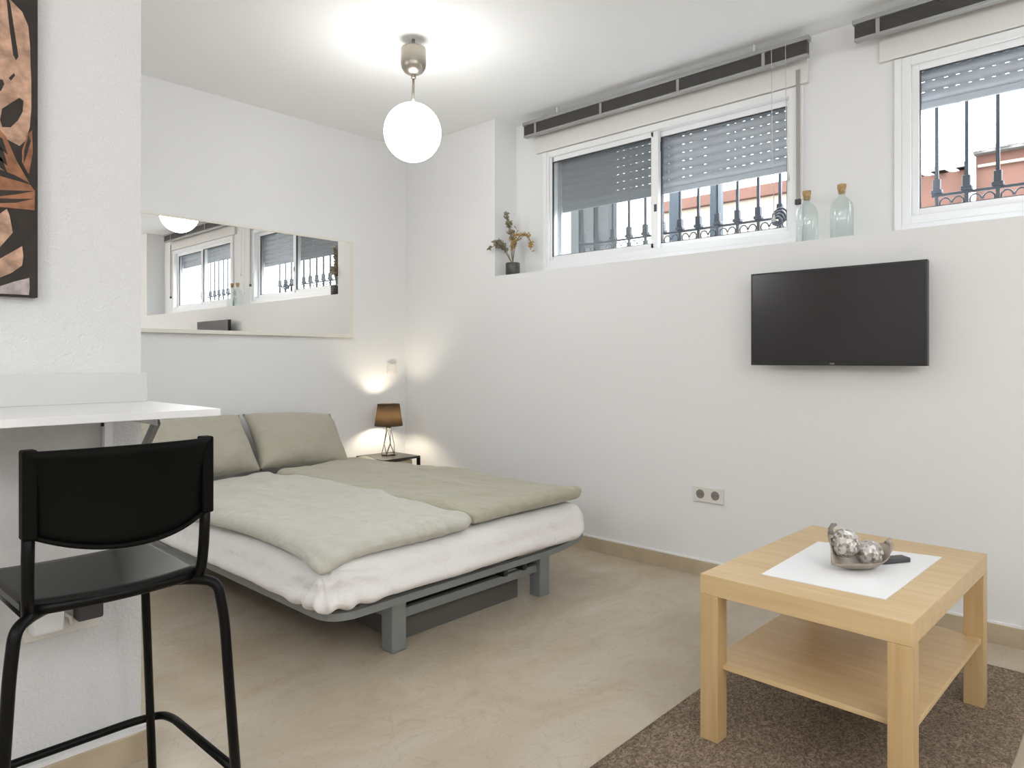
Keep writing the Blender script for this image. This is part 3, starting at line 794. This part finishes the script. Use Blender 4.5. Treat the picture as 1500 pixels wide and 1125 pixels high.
def duvet(name, a, b, seed, m, warp, amp=.010):
    def dd(p, n):
        q = Vector((p.x*2.2, p.y*2.2, seed))
        d = .014*fbm(q)
        r1 = noise.ridged_multi_fractal(Vector((p.x*1.9+p.y*1.0, p.y*1.3-p.x*1.2, seed+3)), 1.0, 2.2, 4, 1.0, 2.0)
        d += amp*(r1-1.1)*1.7
        r2 = noise.ridged_multi_fractal(Vector((p.x*8+p.y*2, p.y*4-p.x*3, seed+8)), 1.0, 2.2, 2, 1.0, 2.0)
        d += .0045*(r2-1)
        foot = 1-sst(1.96, 2.12, p.y)
        d += foot*.010*math.sin(p.x*88+p.z*60+4*fbm(Vector((p.x*6, p.y*4, seed))))*(.35+.65*abs(fbm(Vector((p.x*5, 0, seed+9)))))
        d += foot*.007
        if n.z < -.3: d *= .15
        return d
    return roundbox(a, b, (.05, .05, (b[2]-a[2])/2*.98), .0115, dd, name, m, None, warp)
def wL(p, n):
    p = p.copy()
    v = (p.y-1.96)/1.7
    # left edge drifts outward toward the foot; the near corner droops over the mattress
    if p.x < 1.6:
        p.x -= .012*math.sin(p.y*7)*sst(1.6, 1.2, p.x)
    c = math.exp(-((p.x-1.22)**2+(p.y-1.96)**2)/.012)
    p.z -= .030*c
    e = sst(1.32, 1.19, p.x); p.z -= .010*e
    f = sst(2.06, 1.95, p.y)
    p.z -= .008*f
    r = sst(1.70, 1.92, p.x)*sst(1.9, 2.8, p.y)
    p.z += .012*r
    return p
def wR(p, n):
    p = p.copy()
    s_ = sst(2.04, 1.86, p.x)           # seam edge wanders beside the left duvet
    p.x += .012*math.sin(p.y*6+1)*s_
    f = sst(2.12, 1.96, p.y); p.z += .006*f*sst(1.9, 2.3, p.x)
    h_ = sst(2.9, 3.4, p.y)*sst(2.25, 2.6, p.x); p.z -= .030*h_*(1 if n.z > -.3 else .2)
    p.y += .20*sst(3.0, 3.55, p.y)*sst(2.15, 2.60, p.x)
    return p
d1 = duvet('duvet', (1.222, 1.962, .385), (1.905, 3.56, .452), 1.3, M['duvet'], wL)
tag(d1, 'pale sage duvet on the left half of the bed, its foot edge hanging crinkled', 'duvet', 'single duvets laid side by side')
d2 = duvet('duvet', (1.908, 1.985, .385), (2.655, 3.55, .455), 5.7, M['duvet2'], wR)
tag(d2, 'olive grey duvet on the right half of the bed beside the window wall', 'duvet', 'single duvets laid side by side')

def pillow(cx_, w, h, th, tilt, yaw, roll, loc, lab, seed):
    bm = bmesh.new(); n = 30; T_ = {}; B_ = {}
    for i in range(n+1):
        for j in range(n+1):
            u, v = -1+2*i/n, -1+2*j/n
            e = (1-abs(u)**2.7)*(1-abs(v)**2.7)
            t = th/2*max(e, 0)**.56
            pin = 1-.055*(1-u*u)*(abs(v)**6); pin2 = 1-.06*(1-v*v)*(abs(u)**6)
            x, y = u*w/2*pin2, v*h/2*pin
            q = Vector((x*6, y*6, seed))
            r = noise.ridged_multi_fractal(Vector((x*5+seed, y*5, seed)), 1., 2., 3, 1., 2.)
            dd = (.016*fbm(q)+.016*(r-1))*max(e, 0)**.3
            # soft folds gathered toward the lower edge
            dd += .011*math.sin(x*38+seed*3+y*14)*math.exp(-((v+.75)**2)/.12)*(1-abs(u)**4)
            T_[i, j] = bm.verts.new((x, y, t+dd))
            B_[i, j] = T_[i, j] if i in (0, n) or j in (0, n) else bm.verts.new((x, y, -t*.8))
    for i in range(n):
        for j in range(n):
            f = bm.faces.new((T_[i, j], T_[i+1, j], T_[i+1, j+1], T_[i, j+1])); f.smooth = True
            f = bm.faces.new((B_[i, j], B_[i, j+1], B_[i+1, j+1], B_[i+1, j])); f.smooth = True
    Rm = Matrix.Rotation(yaw, 4, 'Z') @ Matrix.Rotation(tilt, 4, 'X') @ Matrix.Rotation(roll, 4, 'Z')
    for v in bm.verts: v.co = Rm @ v.co + Vector(loc)
    mb = MB(); mb.bm.free(); mb.bm = bm
    o = mb.build('pillow', M['pillow']); tag(o, lab, 'pillow', 'sage pillows leaning on the back wall'); return o
pillow(0, .565, .39, .20, math.radians(47), 0, math.radians(-4), (2.150, 3.715, .580), 'sage pillow on the right, leaning on the wall next to the bedside lamp', 2.2)
pillow(0, .63, .39, .20, math.radians(49), 0, math.radians(1.5), (1.550, 3.72, .583), 'sage pillow on the left, partly behind the stool and table', 4.9)

# ------------------------------------------------------------------ nightstand and lamp
nx0, nx1, ny0, ny1, nz = 2.685, 2.985, 3.60, 3.90, .412
ns = empty('nightstand', ((nx0+nx1)/2, (ny0+ny1)/2, 0), 'small black metal nightstand in the corner beside the bed', 'nightstand')
MB().box((nx0, ny0, nz-.014), (nx1, ny1, nz), bev=.001).build('top', M['night'], ns)
for x in (nx0+.009, nx1-.009):
    for y in (ny0+.009, ny1-.009):
        MB().box((x-.009, y-.009, 0), (x+.009, y+.009, nz-.014)).build('leg', M['black'], ns)
MB().box((nx0+.018, ny0+.02, .10), (nx1-.018, ny1-.02, .112)).build('lower_shelf', M['night'], ns)
tag(MB().box((nx0+.09, ny0+.05, .1122), (nx1-.028, ny1-.05, .384), bev=.003).build('storage_box', M['pale']), 'pale wooden box on the lower shelf of the nightstand', 'box')
lx, ly = 2.86, 3.78
lp = empty('table_lamp', (lx, ly, nz), 'lit bedside lamp with smoky tapered shade and wire base on the nightstand', 'lamp')
q = MB(); nseg = 5
q.lathe([(.0, 0), (.048, 0), (.048, .006), (0, .006)], (lx, ly, nz+.0002), 24)
for k in range(nseg):
    a = 2*PI*k/nseg; b = a+PI/nseg; c = a-PI/nseg
    p0 = (lx+.046*math.cos(a), ly+.046*math.sin(a), nz+.005)
    pm1 = (lx+.036*math.cos(b), ly+.036*math.sin(b), nz+.075); pm2 = (lx+.036*math.cos(c), ly+.036*math.sin(c), nz+.075)
    pt = (lx+.014*math.cos(a), ly+.014*math.sin(a), nz+.185)
    for A, B2 in ((p0, pm1), (p0, pm2), (pm1, pt), (pm2, pt)): q.tube([A, B2], .0021, n=6)
q.lathe([(.0, 0), (.016, 0), (.016, .012), (.008, .014), (.008, .05), (0, .05)], (lx, ly, nz+.182), 16)
q.build('wire_base', M['wire'], lp)
q = MB(); q.lathe([(.094, .198), (.0735, .342), (.0725, .342), (.093, .198), (.094, .198)], (lx, ly, nz), 40, cap=False); sh = q.build('lamp_shade', M['shade'], lp)
q = MB()
for rr, zz in ((.0938, .198), (.0733, .342)):
    q.tube([(lx+rr*math.cos(2*PI*k/32), ly+rr*math.sin(2*PI*k/32), nz+zz) for k in range(33)], .0018, n=6, cap=False)
q.build('shade_ring', M['night'], sh)
MB().sphere((lx, ly, nz+.262), .024, (1, 1, 1.15), 20).build('bulb', M['bulb'], lp)

# ------------------------------------------------------------------ rug and coffee table
rg = roundbox((1.28, .275, .0003), (2.856, 1.065, .010), (.004, .004, .0045), .05, lambda p, n: .0, 'rug', M['rug'])
tag(rg, 'flat brown woven rug under the birch coffee table', 'rug')
TX, TY = 2.145, .652; TZ = .4615; hx, hy = .392, .262
tb = empty('coffee_table', (TX, TY, .0102), 'birch coffee table with a lower shelf standing on the brown rug', 'table', rz=math.radians(-1.6), local=True)
t0 = .0; tt = TZ-.0102
MB().box((-hx, -hy, tt-.054), (hx, hy, tt), bev=.0015).build('tabletop', M['birchX'], tb)
for sx in (-1, 1):
    for sy in (-1, 1):
        a = (min(sx*hx, sx*(hx-.052)), min(sy*hy, sy*(hy-.052)), 0); b = (a[0]+.052, a[1]+.052, tt-.0545)
        MB().box(a, b, bev=.0015).build('leg', M['birchZ'], tb)
MB().box((-hx+.03, -hy+.006, .193), (hx-.03, hy-.006, .207), bev=.001).build('shelf', M['birchX'], tb)
# white paper mat, four corners measured on the table top
q = MB(); z0 = TZ+.0004
q.prism([(1.862, .795, z0), (2.318, .803, z0), (2.388, .470, z0), (1.872, .488, z0)], (0, 0, .0022))
tag(q.build('place_mat', M['mat']), 'white rectangular mat on the coffee table under the bowl', 'mat')
# leaf shaped bowl: long axis along the camera's right, pointed rising tips
bz = TZ+.0028
bw = empty('decorative_bowl', (2.095, .615, bz), 'silvery boat shaped bowl with raised tips on the white mat', 'bowl')
ca = math.radians(-38)
def bowl_pt(u, v, off):                 # u along, v across
    L_ = .088; w = .056*(1-abs(u)**3.2)**.6 if abs(u) < 1 else 0
    z = .004 + .026*(abs(v)**2.2)*(1-abs(u)**3) + .016*u*u + .094*max(0, -u)**2.6*sst(-.25, .9, v + .5*max(0, -u)**8) + .050*max(0, u)**3.2
    x = u*L_; y = v*w
    z += off
    return Vector((2.095+x*math.cos(ca)-y*math.sin(ca), .615+x*math.sin(ca)+y*math.cos(ca), bz+z))
q = MB(); n1, n2 = 30, 14; A = {}; Bt = {}
for i in range(n1+1):
    for j in range(n2+1):
        u, v = -1+2*i/n1, -1+2*j/n2
        u *= .995
        A[i, j] = q.bm.verts.new(bowl_pt(u, v, 0)); Bt[i, j] = q.bm.verts.new(bowl_pt(u, v*.96, -.0038) if True else 0)
for i in range(n1):
    for j in range(n2):
        f = q.bm.faces.new((A[i, j], A[i+1, j], A[i+1, j+1], A[i, j+1])); f.smooth = True
        f = q.bm.faces.new((Bt[i, j], Bt[i, j+1], Bt[i+1, j+1], Bt[i+1, j])); f.smooth = True
for i in range(n1):
    q.bm.faces.new((A[i, 0], Bt[i, 0], Bt[i+1, 0], A[i+1, 0])); q.bm.faces.new((A[i, n2], A[i+1, n2], Bt[i+1, n2], Bt[i, n2]))
for j in range(n2):
    q.bm.faces.new((A[0, j], A[0, j+1], Bt[0, j+1], Bt[0, j])); q.bm.faces.new((A[n1, j], Bt[n1, j], Bt[n1, j+1], A[n1, j+1]))
q.build('dish', M['ceram'], bw)
def along(u, z): 
    return (2.095+u*math.cos(ca), .615+u*math.sin(ca), bz+z)
MB().tube([along(-.085, .100), along(-.0875, .115), along(-.080, .125), along(-.070, .126)], .006, n=10, rad=[.007, .0065, .006, .004]).build('tip', M['hole'], bw)
MB().tube([along(.080, .036), along(.092, .050), along(.100, .062), along(.094, .072), along(.084, .068)], .008, n=10, rad=[.012, .011, .010, .010, .006]).build('handle', M['ceram'], bw)
def ball(u, w, z, r, lab):
    p = (2.095+u*math.cos(ca)-w*math.sin(ca), .615+u*math.sin(ca)+w*math.cos(ca), bz+z)
    o = MB().sphere(p, r, (1, 1, 1), 32).build('decorative_ball', M['ball']); tag(o, lab, 'ball', 'mottled silver balls in the bowl')
ball(-.034, .014, .069, .040, 'mottled silver ball beside the raised tip of the bowl, higher one')
ball(.033, -.002, .0425, .036, 'mottled silver ball beside the curled handle of the bowl, lower one')
rm = empty('remote_control', (2.235, .555, bz), 'small black remote control on the white mat right of the bowl', 'remote control')
Rz = Matrix.Rotation(math.radians(-32), 3, 'Z')
q = MB(); q.box((2.175, .547, bz), (2.278, .583, bz+.014), rot=Rz, bev=.004, seg=3); q.build('body', M['seal'], rm)
q = MB()
for k in range(5):
    for j in range(2):
        q.box((2.195+k*.014, .556+j*.012, bz+.0135), (2.203+k*.014, .562+j*.012, bz+.0152), rot=Rz, piv=(2.2265, .565, bz))
q.build('buttons', M['hole'], rm)

# ------------------------------------------------------------------ plant and bottles on the ledge
pxp, pyp = 3.172, 2.935; LZ = LEDGE+.0003
pt = empty('dried_plant', (pxp, pyp, LZ), 'dried twig arrangement in a small dark pot on the ledge left of the window', 'plant')
MB().lathe([(0, 0), (.040, 0), (.044, .004), (.045, .074), (.041, .078), (.040, .066), (0, .064)], (pxp, pyp, LZ), 24).build('pot', M['pot'], pt)
R3 = Vector((.68, -.733, 0))            # direction the stalks spread along
def stalk(pts, rad, leaves, m, seed, sz):
    rnd = random.Random(seed)
    P = fillet([Vector((pxp, pyp, LZ+.065))] + [Vector((pxp, pyp, LZ)) + R3*a + Vector((b*.7, b*.7, c)) for a, b, c in pts], .05, 5)
    MB().tube(P, rad, n=7).build('stem', M['stem'], pt)
    q = MB()
    for _ in range(leaves):
        i = rnd.randint(int(len(P)*.42), len(P)-1); p = P[i]
        c = p + Vector((rnd.uniform(-1, 1), rnd.uniform(-1, 1), rnd.uniform(-1, 1)))*sz*1.2
        d = Vector((rnd.uniform(-1, 1), rnd.uniform(-1, 1), rnd.uniform(-.6, 1))).normalized(); e = d.orthogonal().normalized(); g = d.cross(e)
        s_ = sz*rnd.uniform(.7, 1.2); ring = []
        for k in range(7):
            a = 2*PI*k/7; ring.append(c + d*math.cos(a)*s_ + e*math.sin(a)*s_*.75 + g*.15*s_*math.cos(2*a))
        q.prism(ring, g*.0012)
    q.build('leaves', m, pt)
stalk([(-.01, 0, .15), (-.0, .01, .24), (-.025, 0, .32), (-.04, 0, .375)], .003, 70, M['leafg'], 1, .0135)
stalk([(-.03, 0, .12), (-.07, .0, .19), (-.115, 0, .19)], .0028, 0, M['leafg'], 2, .015)
stalk([(-.028, 0, .13), (-.055, 0, .175), (-.085, 0, .205), (-.13, 0, .175)], .0024, 60, M['leafg'], 6, .016)
stalk([(.01, 0, .16), (.03, .01, .24), (.085, 0, .26), (.115, 0, .20), (.11, 0, .16)], .0028, 40, M['leafo'], 3, .013)
stalk([(.0, 0, .15), (.005, 0, .22), (.01, 0, .28)], .003, 40, M['leafo'], 4, .014)

def bottle(x, y, hgt, r, lab):
    root = empty('glass_bottle', (x, y, LZ), lab, 'bottle', 'corked glass bottles on the ledge')
    k = hgt/.215
    outer = [(0, 0), (r*.92, 0), (r, .006), (r, .135*k), (r*.93, .155*k), (r*.72, .172*k), (r*.38, .186*k), (r*.32, .195*k), (r*.32, .207*k), (r*.40, .209*k), (r*.40, .218*k)]
    inner = [(max(0, a-.0025), min(b+.004, .218*k)) for a, b in reversed(outer[1:])]
    MB().lathe(outer+inner+[(0, .005)], (x, y, LZ), 36, cap=False).build('bottle_glass', M['bottle'], root)
    MB().lathe([(0, 0), (r*.27, 0), (r*.36, .022), (r*.40, .026), (r*.40, .040), (0, .040)], (x, y, LZ+.205*k), 20).build('cork', M['cork'], root)
bottle(3.20, 1.158, .205, .046, 'clear corked glass bottle on the ledge, the one touching the window frame')
bottle(3.21, 1.012, .212, .047, 'clear corked glass bottle on the ledge, the one farther right of the window')

# ------------------------------------------------------------------ light and camera
w = bpy.data.worlds.new('World'); scn.world = w; w.use_nodes = True
bg = w.node_tree.nodes['Background']; bg.inputs['Color'].default_value = (.86, .93, 1, 1); bg.inputs['Strength'].default_value = 9.0

cam = bpy.data.cameras.new('camera'); co = bpy.data.objects.new('camera', cam); COL.objects.link(co)
co.location = (0, 0, 1.05); co.rotation_euler = (PI/2, 0, math.radians(42.84-90)); cam.sensor_width = 36; cam.lens = 36*1020/1500
cam.shift_y = -35.5/1500; cam.clip_start = .02
scn.camera = co
scn.view_settings.view_transform = 'Standard'; scn.view_settings.look = 'None'; scn.view_settings.gamma = 1; scn.view_settings.use_curve_mapping = False
scn.view_settings.exposure = 0.80
